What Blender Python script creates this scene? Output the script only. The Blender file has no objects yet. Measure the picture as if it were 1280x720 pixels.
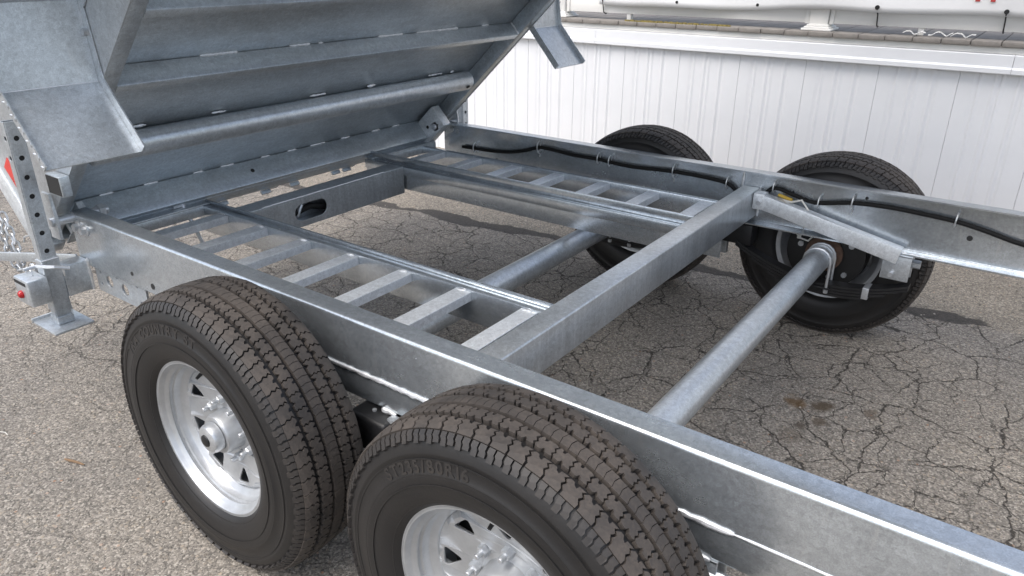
import bpy, bmesh, math, random
from mathutils import Vector, Matrix, noise
random.seed(7)
PI = math.pi
sc = bpy.context.scene
col = sc.collection

# ------------------------------------------------------------------ camera
cam_d = bpy.data.cameras.new('camera'); cam = bpy.data.objects.new('camera', cam_d); col.objects.link(cam)
yaw, pitch, roll = 2.1999, -0.4194, 0.0029
fw = Vector((math.cos(pitch)*math.cos(yaw), math.cos(pitch)*math.sin(yaw), math.sin(pitch)))
rt = Vector((math.sin(yaw), -math.cos(yaw), 0)); up = rt.cross(fw)
r2 = rt*math.cos(roll)+up*math.sin(roll); u2 = -rt*math.sin(roll)+up*math.cos(roll)
M = Matrix((( r2.x, u2.x, -fw.x, 1.5508), (r2.y, u2.y, -fw.y, -1.0825), (r2.z, u2.z, -fw.z, 1.509), (0, 0, 0, 1)))
cam.matrix_world = M
cam_d.sensor_width = 36; cam_d.lens = 927.68/1280*36; cam_d.clip_start = 0.02; cam_d.clip_end = 2000
sc.camera = cam

# ------------------------------------------------------------------ light
SUN_EL, SUN_AZ = 58, 258       # azimuth: direction towards the sun, degrees from +x counter-clockwise
w = bpy.data.worlds.new('World'); sc.world = w; w.use_nodes = True
nt = w.node_tree; sky = nt.nodes.new('ShaderNodeTexSky'); sky.sky_type = 'NISHITA'; sky.sun_disc = False
sky.sun_elevation = math.radians(SUN_EL); sky.sun_rotation = math.radians(90-SUN_AZ)
sky.air_density = 1.0; sky.dust_density = 3.2; sky.ozone_density = 1.0
hs = nt.nodes.new('ShaderNodeHueSaturation'); hs.inputs['Saturation'].default_value = .62      # thin overcast: greyer than a clear sky
nt.links.new(sky.outputs[0], hs.inputs['Color']); nt.links.new(hs.outputs[0], nt.nodes['Background'].inputs[0]); nt.nodes['Background'].inputs[1].default_value = 0.15
sd = bpy.data.lights.new('sun', 'SUN'); sd.energy = 0.9; sd.angle = math.radians(45); sd.color = (1, .965, .91)
sun = bpy.data.objects.new('sun', sd); col.objects.link(sun)
sdir = Vector((math.cos(math.radians(SUN_EL))*math.cos(math.radians(SUN_AZ)), math.cos(math.radians(SUN_EL))*math.sin(math.radians(SUN_AZ)), math.sin(math.radians(SUN_EL))))
sun.rotation_euler = sdir.to_track_quat('Z', 'Y').to_euler(); sun.location = (0, 0, 8)
sc.cycles.max_bounces = 7; sc.cycles.diffuse_bounces = 4; sc.cycles.glossy_bounces = 4
vs = sc.view_settings; vs.view_transform = 'Standard'; vs.look = 'None'; vs.exposure = 0.85; vs.gamma = 1; vs.use_curve_mapping = False

# ------------------------------------------------------------------ materials
def nm(name):
    m = bpy.data.materials.new(name); m.use_nodes = True
    t = m.node_tree; b = t.nodes['Principled BSDF']; return m, t, b
def N(t, k, **kw):
    n = t.nodes.new('ShaderNode'+k)
    for a, v in kw.items():
        if a in ('operation', 'blend_type', 'data_type', 'feature', 'noise_dimensions', 'voronoi_dimensions', 'distance', 'clamp'): setattr(n, a, v)
        else: n.inputs[a.replace('_', ' ')].default_value = v
    return n
def L(t, a, b): t.links.new(a, b)
def coords(t, scale=(1, 1, 1), kind='Object'):
    tc = t.nodes.new('ShaderNodeTexCoord'); mp = t.nodes.new('ShaderNodeMapping'); mp.inputs['Scale'].default_value = scale
    L(t, tc.outputs[kind], mp.inputs[0]); return mp.outputs[0]
def ramp(t, src, stops):
    r = t.nodes.new('ShaderNodeValToRGB'); e = r.color_ramp.elements
    e[0].position, e[0].color = stops[0][0], (*stops[0][1], 1)
    e[1].position, e[1].color = stops[-1][0], (*stops[-1][1], 1)
    for p, c in stops[1:-1]:
        x = e.new(p); x.color = (*c, 1)
    L(t, src, r.inputs[0]); return r.outputs[0]
def g(v): return (v, v, v)
def mixc(t, fac, a, b, mode='MIX'):
    m = t.nodes.new('ShaderNodeMix'); m.data_type = 'RGBA'; m.blend_type = mode
    if isinstance(fac, (int, float)): m.inputs[0].default_value = fac
    else: L(t, fac, m.inputs[0])
    for s, i in ((a, 6), (b, 7)):
        if isinstance(s, tuple): m.inputs[i].default_value = (*s, 1)
        else: L(t, s, m.inputs[i])
    return m.outputs[2]
def math_(t, op, a, b=None, c=None):
    m = t.nodes.new('ShaderNodeMath'); m.operation = op
    for i, s in enumerate((a, b, c)):
        if s is None: continue
        if isinstance(s, (int, float)): m.inputs[i].default_value = s
        else: L(t, s, m.inputs[i])
    return m.outputs[0]
def bump(t, b, h, strength=.3, dist=.002):
    n = t.nodes.new('ShaderNodeBump'); n.inputs['Strength'].default_value = strength; n.inputs['Distance'].default_value = dist
    L(t, h, n.inputs['Height']); L(t, n.outputs[0], b.inputs['Normal']); return n
def galv(name, base=.5, rough=.42, streak=(1, 1, 1), tint=(1, 1.01, 1.03), contrast=.6, grime=.35, metallic=.5):
    m, t, b = nm(name); co = coords(t); cs = coords(t, streak)
    n1 = N(t, 'TexNoise', Scale=2.6, Detail=6.0, Roughness=.62); L(t, cs, n1.inputs['Vector'])
    vo = N(t, 'TexVoronoi', Scale=120.0); L(t, co, vo.inputs['Vector'])
    n2 = N(t, 'TexNoise', Scale=38.0, Detail=4.0, Roughness=.7); L(t, cs, n2.inputs['Vector'])
    n3 = N(t, 'TexNoise', Scale=330.0, Detail=3.0, Roughness=.6); L(t, co, n3.inputs['Vector'])
    lo, hi = base*(1-.42*contrast), base*(1+.36*contrast)
    c = ramp(t, n1.outputs[0], [(.28, tuple(lo*x for x in tint)), (.5, tuple(base*x for x in tint)), (.75, tuple(hi*x for x in tint))])
    sp = ramp(t, vo.outputs['Color'], [(.0, g(.78)), (1, g(1.16))])
    c = mixc(t, .6, c, sp, 'MULTIPLY')
    fl = ramp(t, n2.outputs[0], [(.3, g(.74)), (.7, g(1.16))]); c = mixc(t, .45, c, fl, 'MULTIPLY')
    gr = ramp(t, n3.outputs[0], [(.34, g(.74)), (.5, g(1.0)), (.66, g(1.2))]); c = mixc(t, .5, c, gr, 'MULTIPLY')
    cd = coords(t, (9, 9, .9)); nd = N(t, 'TexNoise', Scale=7.0, Detail=3.0, Roughness=.5); L(t, cd, nd.inputs['Vector'])
    c = mixc(t, math_(t, 'MULTIPLY', ramp(t, nd.outputs[0], [(.60, g(0)), (.68, g(1))]), .28), c, (.72, .73, .74))
    # dust and brownish water marks
    n4 = N(t, 'TexNoise', Scale=5.5, Detail=8.0, Roughness=.72); L(t, cs, n4.inputs['Vector'])
    d = ramp(t, n4.outputs[0], [(.5, g(0)), (.8, g(1))]); d = math_(t, 'MULTIPLY', d, grime)
    c = mixc(t, d, c, (.30, .28, .25))
    # white zinc flecks
    n5 = N(t, 'TexNoise', Scale=150.0, Detail=3.0); L(t, co, n5.inputs['Vector'])
    n6 = N(t, 'TexNoise', Scale=6.0, Detail=3.0); L(t, co, n6.inputs['Vector'])
    f = math_(t, 'MULTIPLY', ramp(t, n5.outputs[0], [(.68, g(0)), (.74, g(1))]), ramp(t, n6.outputs[0], [(.48, g(0)), (.62, g(1))]))
    c = mixc(t, math_(t, 'MULTIPLY', f, .7), c, (.74, .75, .76))
    L(t, c, b.inputs['Base Color'])
    mt = math_(t, 'SUBTRACT', metallic, math_(t, 'MULTIPLY', d, .6)); L(t, mt, b.inputs['Metallic'])
    rr = math_(t, 'ADD', math_(t, 'MULTIPLY', n1.outputs[0], .14), rough-.07); rr = math_(t, 'ADD', rr, math_(t, 'MULTIPLY', d, .25)); L(t, rr, b.inputs['Roughness'])
    nb = N(t, 'TexNoise', Scale=9.0, Detail=2.0); L(t, co, nb.inputs['Vector'])
    h = math_(t, 'ADD', math_(t, 'MULTIPLY', n3.outputs[0], .3), math_(t, 'MULTIPLY', nb.outputs[0], 1.2)); bump(t, b, h, .12, .0012)
    return m
def plain(name, c, rough=.5, metallic=0, var=.25, scale=12, bmp=.15, spec=.5, coat=0):
    m, t, b = nm(name); co = coords(t)
    n = N(t, 'TexNoise', Scale=float(scale), Detail=6.0, Roughness=.65); L(t, co, n.inputs['Vector'])
    cc = ramp(t, n.outputs[0], [(.25, tuple(x*(1-var) for x in c)), (.75, tuple(min(1, x*(1+var)) for x in c))]); L(t, cc, b.inputs['Base Color'])
    b.inputs['Metallic'].default_value = metallic; b.inputs['Specular IOR Level'].default_value = spec
    L(t, math_(t, 'ADD', math_(t, 'MULTIPLY', n.outputs[0], .2), rough-.1), b.inputs['Roughness'])
    n2 = N(t, 'TexNoise', Scale=float(scale*14), Detail=3.0); L(t, co, n2.inputs['Vector'])
    bump(t, b, n2.outputs[0], bmp, .001); return m

MT = {}
MT['galv'] = galv('galvanised_steel', .62, .34, metallic=.7, tint=(.94, 1.0, 1.05), contrast=.42, grime=.16)
MT['galv_x'] = galv('galvanised_steel_rolled', .64, .25, streak=(.5, 1, 1), metallic=.84, tint=(.93, 1.0, 1.06), contrast=.42, grime=.16)
MT['galv_bed'] = galv('galvanised_steel_sheet', .60, .37, streak=(1, .3, 1), contrast=.75, grime=.25, metallic=.72, tint=(.92, 1.0, 1.06))
MT['galv_light'] = galv('galvanised_steel_bright', .76, .40, contrast=.3, grime=.12, metallic=.42, tint=(.96, 1.0, 1.03))
MT['brushed'] = galv('galvanised_steel_streaked', .58, .33, streak=(1, 1.6, .12), contrast=.6, grime=.3, metallic=.76, tint=(.95, 1.0, 1.04))
MT['weld'] = plain('zinc_weld', (.78, .79, .80), .34, .8, .15, 120, .5)
MT['zinc'] = plain('zinc_plated', (.58, .60, .62), .36, .7, .2, 60, .2)
MT['rim'] = plain('galvanised_wheel', (.50, .515, .53), .38, .62, .2, 14, .12)
MT['black'] = plain('black_paint', (.012, .012, .013), .42, 0, .4, 30, .4)
MT['spring'] = plain('black_spring_steel', (.02, .02, .021), .45, .2, .4, 20, .4)
MT['drum'] = plain('brake_black', (.012, .012, .012), .5, 0, .5, 14, .3)
MT['rust'] = plain('rusty_flange', (.11, .065, .045), .75, .1, .6, 40, .6)
MT['cable'] = plain('cable_sheath', (.010, .010, .010), .65, 0, .3, 40, .2, spec=.25)
MT['wire_red'] = plain('red_wire', (.5, .03, .02), .45, 0, .1)
MT['wire_white'] = plain('white_wire', (.7, .68, .62), .45, 0, .1)
MT['wire_yellow'] = plain('yellow_wire', (.55, .36, .05), .45, 0, .1)
MT['red'] = plain('red_reflector', (.62, .05, .04), .3, 0, .2, 60, .2)
MT['lens'] = plain('red_lens', (.42, .012, .015), .12, 0, .2, 60, .05)
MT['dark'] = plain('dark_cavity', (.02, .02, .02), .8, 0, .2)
MT['white'] = plain('white_vinyl', (.78, .79, .81), .42, 0, .035, 3, .05)
MT['whitewood'] = plain('white_railing', (.76, .75, .72), .45, 0, .05, 4, .05)
MT['banner'] = plain('banner_vinyl', (.78, .78, .78), .4, 0, .03, 3, .05)
MT['banner_red'] = plain('banner_red_print', (.5, .05, .05), .4, 0, .05)
MT['board'] = plain('deck_board', (.235, .215, .195), .7, 0, .3, 16, .5)
MT['moss'] = plain('dry_moss', (.24, .19, .06), .9, 0, .5, 80, .5)
MT['straw'] = plain('dry_twig', (.22, .14, .08), .8, 0, .3, 60, .4)

def rubber(name, base, dust, amount, rough):
    m, t, b = nm(name); co = coords(t)
    n = N(t, 'TexNoise', Scale=7.0, Detail=7.0, Roughness=.68); L(t, co, n.inputs['Vector'])
    f = math_(t, 'MULTIPLY', ramp(t, n.outputs[0], [(.3, g(0)), (.72, g(1))]), amount)
    n2 = N(t, 'TexNoise', Scale=160.0, Detail=4.0, Roughness=.7); L(t, co, n2.inputs['Vector'])
    f = math_(t, 'MULTIPLY', f, ramp(t, n2.outputs[0], [(.3, g(.45)), (.62, g(1))]))
    L(t, mixc(t, f, base, dust), b.inputs['Base Color'])
    L(t, math_(t, 'ADD', math_(t, 'MULTIPLY', f, .25), rough), b.inputs['Roughness'])
    bump(t, b, n2.outputs[0], .3, .0012); b.inputs['Specular IOR Level'].default_value = .45; return m
MT['sidewall'] = rubber('tyre_sidewall', (.011, .011, .0118), (.040, .034, .029), .38, .42)
MT['tread'] = rubber('tyre_tread', (.032, .029, .0275), (.130, .107, .089), .9, .62)
MT['lugs'] = rubber('tyre_shoulder', (.022, .021, .0215), (.08, .066, .054), .5, .5)
MT['lettering'] = rubber('tyre_letters', (.020, .020, .021), (.06, .047, .035), .55, .45)

def asphalt():
    m, t, b = nm('worn_asphalt'); co = coords(t)
    sep = t.nodes.new('ShaderNodeSeparateXYZ'); L(t, co, sep.inputs[0]); X, Y = sep.outputs[0], sep.outputs[1]
    # aggregate
    v = N(t, 'TexVoronoi', Scale=180.0, Randomness=1.0); L(t, co, v.inputs['Vector'])
    v2 = N(t, 'TexVoronoi', Scale=74.0, Randomness=1.0); L(t, co, v2.inputs['Vector'])
    sx = t.nodes.new('ShaderNodeSeparateColor'); L(t, v.outputs['Color'], sx.inputs[0])
    sx2 = t.nodes.new('ShaderNodeSeparateColor'); L(t, v2.outputs['Color'], sx2.inputs[0])
    agg = ramp(t, sx.outputs[0], [(0, (.11, .104, .096)), (.35, (.185, .172, .156)), (.6, (.235, .218, .195)), (.85, (.30, .278, .25)), (1, (.40, .376, .34))])
    agg2 = ramp(t, sx2.outputs[1], [(0, (.15, .135, .118)), (.6, (.26, .235, .2)), (.86, (.36, .31, .25)), (.95, (.42, .38, .34)), (1, (.34, .20, .13))])
    big = ramp(t, sx2.outputs[0], [(.62, g(0)), (.66, g(1))])
    inside = ramp(t, v2.outputs['Distance'], [(.30, g(1)), (.46, g(0))])
    bm_ = math_(t, 'MULTIPLY', big, inside)
    c = mixc(t, math_(t, 'MULTIPLY', bm_, .85), agg, agg2)
    fn = N(t, 'TexNoise', Scale=300.0, Detail=3.0, Roughness=.7); L(t, co, fn.inputs['Vector'])
    c = mixc(t, .75, c, ramp(t, fn.outputs[0], [(.3, g(.64)), (.7, g(1.28))]), 'MULTIPLY')
    ln = N(t, 'TexNoise', Scale=1.1, Detail=6.0, Roughness=.6); L(t, co, ln.inputs['Vector'])
    c = mixc(t, .8, c, ramp(t, ln.outputs[0], [(.3, (.72, .72, .73)), (.7, (1.2, 1.17, 1.12))]), 'MULTIPLY')
    # far lane beyond the joint: coarser and paler
    jn = N(t, 'TexNoise', Scale=3.5, Detail=5.0, Roughness=.6); L(t, co, jn.inputs['Vector'])
    yy = math_(t, 'SUBTRACT', Y, math_(t, 'MULTIPLY', X, .095)); yy = math_(t, 'ADD', yy, math_(t, 'MULTIPLY', math_(t, 'SUBTRACT', jn.outputs[0], .5), .22))
    far = ramp(t, math_(t, 'SUBTRACT', yy, 1.95), [(.44, g(0)), (.5, g(1))])
    # crack network
    wn = N(t, 'TexNoise', Scale=5.0, Detail=5.0, Roughness=.6); L(t, co, wn.inputs['Vector'])
    off = t.nodes.new('ShaderNodeVectorMath'); off.operation = 'MULTIPLY_ADD'; L(t, wn.outputs['Color'], off.inputs[0]); off.inputs[1].default_value = (.16, .16, 0); L(t, co, off.inputs[2])
    wn2 = N(t, 'TexNoise', Scale=60.0, Detail=3.0); L(t, co, wn2.inputs['Vector'])
    off2 = t.nodes.new('ShaderNodeVectorMath'); off2.operation = 'MULTIPLY_ADD'; L(t, wn2.outputs['Color'], off2.inputs[0]); off2.inputs[1].default_value = (.02, .02, 0); L(t, off.outputs[0], off2.inputs[2])
    def crack(scale, width):
        cv = t.nodes.new('ShaderNodeTexVoronoi'); cv.voronoi_dimensions = '2D'; cv.feature = 'DISTANCE_TO_EDGE'; cv.inputs['Scale'].default_value = scale; cv.inputs['Randomness'].default_value = 1
        L(t, off2.outputs[0], cv.inputs['Vector'])
        wv = math_(t, 'MULTIPLY', math_(t, 'ADD', math_(t, 'MULTIPLY', wn.outputs[0], 1.1), .05), width*scale)
        q = math_(t, 'SUBTRACT', 1.0, math_(t, 'DIVIDE', cv.outputs['Distance'], math_(t, 'MAXIMUM', wv, .0005)))
        return math_(t, 'MAXIMUM', math_(t, 'MINIMUM', math_(t, 'MULTIPLY', q, 1.6), 1), 0)
    k1 = crack(3.5, .0078); k2 = crack(7.0, .0054); k3 = crack(12.0, .0026)
    mk = N(t, 'TexNoise', Scale=1.5, Detail=3.0); L(t, co, mk.inputs['Vector'])
    mk2 = N(t, 'TexNoise', Scale=4.5, Detail=2.0); L(t, co, mk2.inputs['Vector'])
    k1 = math_(t, 'MULTIPLY', k1, ramp(t, mk2.outputs[0], [(.34, g(.1)), (.46, g(1))]))
    k2 = math_(t, 'MULTIPLY', k2, ramp(t, mk.outputs[0], [(.32, g(.2)), (.46, g(1))]))
    k2 = math_(t, 'MULTIPLY', k2, ramp(t, mk2.outputs[0], [(.30, g(.1)), (.46, g(1))]))
    k3 = math_(t, 'MULTIPLY', k3, ramp(t, mk.outputs[0], [(.46, g(0)), (.6, g(.75))]))
    k2 = math_(t, 'MAXIMUM', k2, k3)
    zone = ramp(t, math_(t, 'MULTIPLY', math_(t, 'ADD', Y, 1.0), .33), [(.25, g(.25)), (.42, g(1))])   # the outer strip beyond the wheels is less crazed
    k = math_(t, 'MULTIPLY', math_(t, 'MAXIMUM', k1, k2), zone)
    k = math_(t, 'MULTIPLY', k, math_(t, 'SUBTRACT', 1.0, math_(t, 'MULTIPLY', far, .8)))
    c = mixc(t, math_(t, 'MULTIPLY', far, .6), c, mixc(t, 1.0, c, (1.12, 1.08, 1.0), 'MULTIPLY'))
    c = mixc(t, math_(t, 'MULTIPLY', k, .88), c, (.028, .025, .022))
    # black joint sealer
    jj = math_(t, 'ABSOLUTE', math_(t, 'SUBTRACT', yy, 2.44))
    jw = N(t, 'TexNoise', Scale=1.4, Detail=2.0); L(t, co, jw.inputs['Vector'])
    tar = ramp(t, math_(t, 'SUBTRACT', math_(t, 'MULTIPLY', math_(t, 'SUBTRACT', jw.outputs[0], .28), .24), jj), [(0, g(0)), (.012, g(1))])
    tar = math_(t, 'MULTIPLY', tar, ramp(t, fn.outputs[0], [(.3, g(.65)), (.5, g(.9))]))
    c = mixc(t, tar, c, (.04, .038, .037))
    # oil and rust stains
    sn = N(t, 'TexNoise', Scale=9.0, Detail=4.0, Roughness=.6); L(t, co, sn.inputs['Vector'])
    for (sx_, sy_, rad, cc, a) in ((1.03, 1.45, .055, (.10, .06, .025), .75), (1.13, 1.48, .05, (.055, .04, .025), .85), (1.16, 1.36, .03, (.06, .045, .03), .7), (1.1, 1.31, .035, (.05, .04, .03), .7), (1.08, 1.22, .06, (.07, .055, .04), .4), (1.28, 1.52, .028, (.07, .05, .035), .6)):
        vd = t.nodes.new('ShaderNodeVectorMath'); vd.operation = 'DISTANCE'; L(t, off2.outputs[0], vd.inputs[0]); vd.inputs[1].default_value = (sx_+.08, sy_+.08, 0)
        s = math_(t, 'SUBTRACT', 1.0, math_(t, 'DIVIDE', vd.outputs['Value'], rad))
        s = math_(t, 'ADD', s, math_(t, 'MULTIPLY', math_(t, 'SUBTRACT', sn.outputs[0], .5), .8))
        s = math_(t, 'MULTIPLY', math_(t, 'MINIMUM', math_(t, 'MAXIMUM', math_(t, 'MULTIPLY', s, 2.0), 0), 1), a)
        c = mixc(t, s, c, cc)
    c = mixc(t, 1.0, c, (1.13, 1.115, 1.09), 'MULTIPLY')
    L(t, c, b.inputs['Base Color']); b.inputs['Roughness'].default_value = .88; b.inputs['Specular IOR Level'].default_value = .3
    h = math_(t, 'SUBTRACT', math_(t, 'MULTIPLY', v.outputs['Distance'], -.4), math_(t, 'MULTIPLY', k, 2.5))
    h = math_(t, 'ADD', h, math_(t, 'MULTIPLY', bm_, .5)); h = math_(t, 'ADD', h, math_(t, 'MULTIPLY', fn.outputs[0], .35))
    bump(t, b, h, .6, .004); return m
MT['asphalt'] = asphalt()

# ------------------------------------------------------------------ mesh helpers
class MB:
    def __init__(s): s.v, s.f = [], []
    def add(s, vs_, fs):
        o = len(s.v); s.v += [tuple(v) for v in vs_]; s.f += [tuple(i+o for i in f) for f in fs]; return s
    def box(s, lo, hi, bev=.0025, mat=None, seg=2):
        bm = bmesh.new(); bmesh.ops.create_cube(bm, size=1)
        lo, hi = Vector(lo), Vector(hi); c = (lo+hi)/2; d = hi-lo
        for v in bm.verts: v.co = Vector((c[i]+v.co[i]*d[i] for i in range(3)))
        if bev: bmesh.ops.bevel(bm, geom=bm.edges[:], offset=min(bev, min(abs(x) for x in d)*.45), segments=seg, affect='EDGES', profile=.5)
        if mat is not None: bmesh.ops.transform(bm, matrix=mat, verts=bm.verts)
        bm.verts.index_update(); s.add([v.co for v in bm.verts], [[v.index for v in f.verts] for f in bm.faces]); bm.free(); return s
    def prism(s, pts, o, e1, e2, e3, caps=True):
        o, e1, e2, e3 = map(Vector, (o, e1, e2, e3)); n = len(pts)
        a = [o+e1*p[0]+e2*p[1] for p in pts]; b = [p+e3 for p in a]
        fs = [(i, (i+1) % n, n+(i+1) % n, n+i) for i in range(n)]
        if caps: fs += [tuple(range(n-1, -1, -1)), tuple(range(n, 2*n))]
        return s.add(a+b, fs)
    def tube(s, path, r, seg=10, caps=True, lump=0):
        path = [Vector(p) for p in path]; n = len(path); rings = []
        tdir = (path[1]-path[0]).normalized(); ref = Vector((0, 0, 1)) if abs(tdir.z) < .9 else Vector((1, 0, 0))
        nn = (ref-tdir*ref.dot(tdir)).normalized()
        for i in range(n):
            tdir = (path[min(i+1, n-1)]-path[max(i-1, 0)]).normalized(); nn = (nn-tdir*nn.dot(tdir)).normalized(); bb = tdir.cross(nn)
            rr = (r[i] if isinstance(r, (list, tuple)) else r)*(1+random.uniform(-lump, lump))
            rings.append([path[i]+(nn*math.cos(2*PI*k/seg)+bb*math.sin(2*PI*k/seg))*rr for k in range(seg)])
        vs_ = [p for rg in rings for p in rg]; fs = []
        for i in range(n-1):
            for k in range(seg): fs.append((i*seg+k, i*seg+(k+1) % seg, (i+1)*seg+(k+1) % seg, (i+1)*seg+k))
        if caps: fs += [tuple(range(seg-1, -1, -1)), tuple(range((n-1)*seg, n*seg))]
        return s.add(vs_, fs)
    def cyl(s, a, b, r, seg=20, ch=0):
        a, b = Vector(a), Vector(b)
        if ch:
            d = (b-a).normalized()*ch
            return s.tube([a, a+d*.001, a+d, b-d, b-d*.001, b], [r-ch, r-ch, r, r, r-ch, r-ch], seg) if False else s.tube([a, a+d, b-d, b], [r-ch, r, r, r-ch], seg)
        return s.tube([a, b], r, seg)
    def lathe(s, prof, c, seg=64, axis='y', closed=False, a0=0, a1=2*PI):
        c = Vector(c); n = len(prof); vs_ = []
        for k in range(seg):
            a = a0+(a1-a0)*k/seg; ca, sa = math.cos(a), math.sin(a)
            for (y, r) in prof:
                vs_.append(c+(Vector((r*ca, y, r*sa)) if axis == 'y' else Vector((r*ca, r*sa, y))))
        fs = []
        for k in range(seg):
            k2 = (k+1) % seg
            for i in range(n if closed else n-1):
                j = (i+1) % n; fs.append((k*n+i, k*n+j, k2*n+j, k2*n+i))
        return s.add(vs_, fs)
    def mirror(s, W):
        s.v = [(x, W-y, z) for (x, y, z) in s.v]; s.f = [tuple(reversed(f)) for f in s.f]; return s
    def xform(s, m): s.v = [tuple(m @ Vector(v)) for v in s.v]; return s

wl = {}
def finish(me, smooth=38):
    bm = bmesh.new(); bm.from_mesh(me); bmesh.ops.recalc_face_normals(bm, faces=bm.faces[:]); bm.to_mesh(me); bm.free()
    if smooth: me.shade_smooth(); me.set_sharp_from_angle(angle=math.radians(smooth))
def obj(name, mb, mat, parent=None, smooth=38, origin=None, local=False):
    """link a mesh whose vertices are in world coordinates (or parent space when local) as one object"""
    pw = Vector(wl.get(parent.name, (0, 0, 0))) if parent else Vector((0, 0, 0))
    O = Vector(origin) if origin is not None else (Vector((0, 0, 0)) if local else pw)
    me = bpy.data.meshes.new(name)
    me.from_pydata([tuple(Vector(v)-O) for v in mb.v], [], mb.f); me.materials.append(MT[mat]); finish(me, smooth)
    o = bpy.data.objects.new(name, me); col.objects.link(o)
    if parent: o.parent = parent
    o.location = (O if local else O-pw); wl[o.name] = O if not local else pw+O
    return o
def empty(name, loc, parent=None):
    o = bpy.data.objects.new(name, None); col.objects.link(o); o.location = loc; o.empty_display_size = .1; wl[o.name] = Vector(loc); return o
def tag(o, label=None, cat=None, group=None, kind=None):
    for k, v in (('label', label), ('category', cat), ('group', group), ('kind', kind)):
        if v: o[k] = v
    return o
def curve_mb(loops, depth, bev=.001, closed=True):
    """filled 2D outline with holes, thickness depth: vertices in the xy plane, thickness along z"""
    cu = bpy.data.curves.new('tmp', 'CURVE'); cu.dimensions = '2D'; cu.fill_mode = 'BOTH'; cu.extrude = max(depth/2-bev, 1e-4); cu.bevel_depth = bev; cu.bevel_resolution = 1; cu.offset = -bev
    for lp in loops:
        sp = cu.splines.new('POLY'); sp.points.add(len(lp)-1)
        for p, q in zip(sp.points, lp): p.co = (q[0], q[1], 0, 1)
        sp.use_cyclic_u = True
    return eval_mb(cu)
def eval_mb(cu):
    o = bpy.data.objects.new('tmp', cu); col.objects.link(o); dg = bpy.context.evaluated_depsgraph_get(); dg.update()
    me = bpy.data.meshes.new_from_object(o.evaluated_get(dg)); mb = MB(); mb.add([v.co for v in me.vertices], [tuple(p.vertices) for p in me.polygons])
    bpy.data.objects.remove(o); bpy.data.meshes.remove(me); bpy.data.curves.remove(cu); return mb
def circ(cx, cy, r, n=20, ph=0): return [(cx+r*math.cos(2*PI*k/n+ph), cy+r*math.sin(2*PI*k/n+ph)) for k in range(n)]
def rect(x0, y0, x1, y1): return [(x0, y0), (x1, y0), (x1, y1), (x0, y1)]
def rrect(x0, y0, x1, y1, r, n=4):
    o = []
    for cx, cy, a in ((x1-r, y0+r, -PI/2), (x1-r, y1-r, 0), (x0+r, y1-r, PI/2), (x0+r, y0+r, PI)):
        for k in range(n+1): o.append((cx+r*math.cos(a+PI/2*k/n), cy+r*math.sin(a+PI/2*k/n)))
    return o
def chan(z0, z1, fl, t=.006, r=.011, n=4):
    """C section in (y,z): web at y=0, both flanges towards +y"""
    o = [(fl, z1)]
    for k in range(n+1): a = PI/2+PI/2*k/n; o.append((r+r*math.cos(a), z1-r+r*math.sin(a)))
    for k in range(n+1): a = PI+PI/2*k/n; o.append((r+r*math.cos(a), z0+r+r*math.sin(a)))
    o += [(fl, z0), (fl, z0+t)]; ri = max(r-t, .002)
    for k in range(n+1): a = 1.5*PI-PI/2*k/n; o.append((t+ri+ri*math.cos(a), z0+t+ri+ri*math.sin(a)))
    for k in range(n+1): a = PI-PI/2*k/n; o.append((t+ri+ri*math.cos(a), z1-t-ri+ri*math.sin(a)))
    o.append((fl, z1-t)); return o
def bead(a, b, r, seg=8, step=.009, lump=.22):
    a, b = Vector(a), Vector(b); n = max(3, int((b-a).length/step))
    pts = [a.lerp(b, i/n)+Vector((random.uniform(-1, 1), random.uniform(-1, 1), random.uniform(-1, 1)))*r*.14 for i in range(n+1)]
    rr = [r*(.45 if i in (0, n) else 1) for i in range(n+1)]
    return MB().tube(pts, rr, seg, lump=lump)
def link_mb(c, axis, side, L_, W_, r, seg=6, n=6):
    c, axis, side = Vector(c), Vector(axis).normalized(), Vector(side); side = (side-axis*side.dot(axis)).normalized()
    pts = []; h = L_/2-W_/2
    for k in range(n+1): a = -PI/2+PI*k/n; pts.append(c+axis*(h+W_/2*math.cos(a))+side*(W_/2*math.sin(a)))
    for k in range(n+1): a = PI/2+PI*k/n; pts.append(c+axis*(-h+W_/2*math.cos(a))+side*(W_/2*math.sin(a)))
    pts.append(pts[0]); return MB().tube(pts, r, seg, caps=False)

# ------------------------------------------------------------------ ground
gmb = MB().add([(-150, -150, 0), (150, -150, 0), (150, 150, 0), (-150, 150, 0)], [(0, 1, 2, 3)])
tag(obj('ground', gmb, 'asphalt', smooth=0), 'worn grey asphalt with a net of cracks', kind='structure')

# ------------------------------------------------------------------ deck with white skirting
WY = 3.70
deck = tag(empty('raised_deck', (0, WY, 0)), 'raised deck with white ribbed skirting, grey boards and white railing behind the trailer', 'deck')
PW = .408; SEAM0 = .255
def panel_mb(x0):
    prof = [(0, .004), (.003, .001), (.070, .001), (.084, .0050), (.092, .0050), (.098, -.0018), (.104, -.0018), (.112, .002), (.160, .002), (.168, -.0024), (.175, -.0024), (.186, .0050), (.194, .0050), (.200, -.0018), (.207, -.0018), (.216, .002), (.268, .002), (.276, -.0024), (.283, -.0024), (.294, .0050), (.304, .0050), (.312, .001), (.405, .001), (.407, .003)]
    a = [(x0+x, WY+y, 0) for x, y in prof]+[(x0+.407, WY+.014, 0), (x0, WY+.014, 0)]
    n = len(a); return MB().add(a+[(x, y, .975) for x, y, _ in a], [(i, (i+1) % n, n+(i+1) % n, n+i) for i in range(n)]+[tuple(range(n)), tuple(range(n, 2*n))])
p0 = panel_mb(0); pm = None
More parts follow.
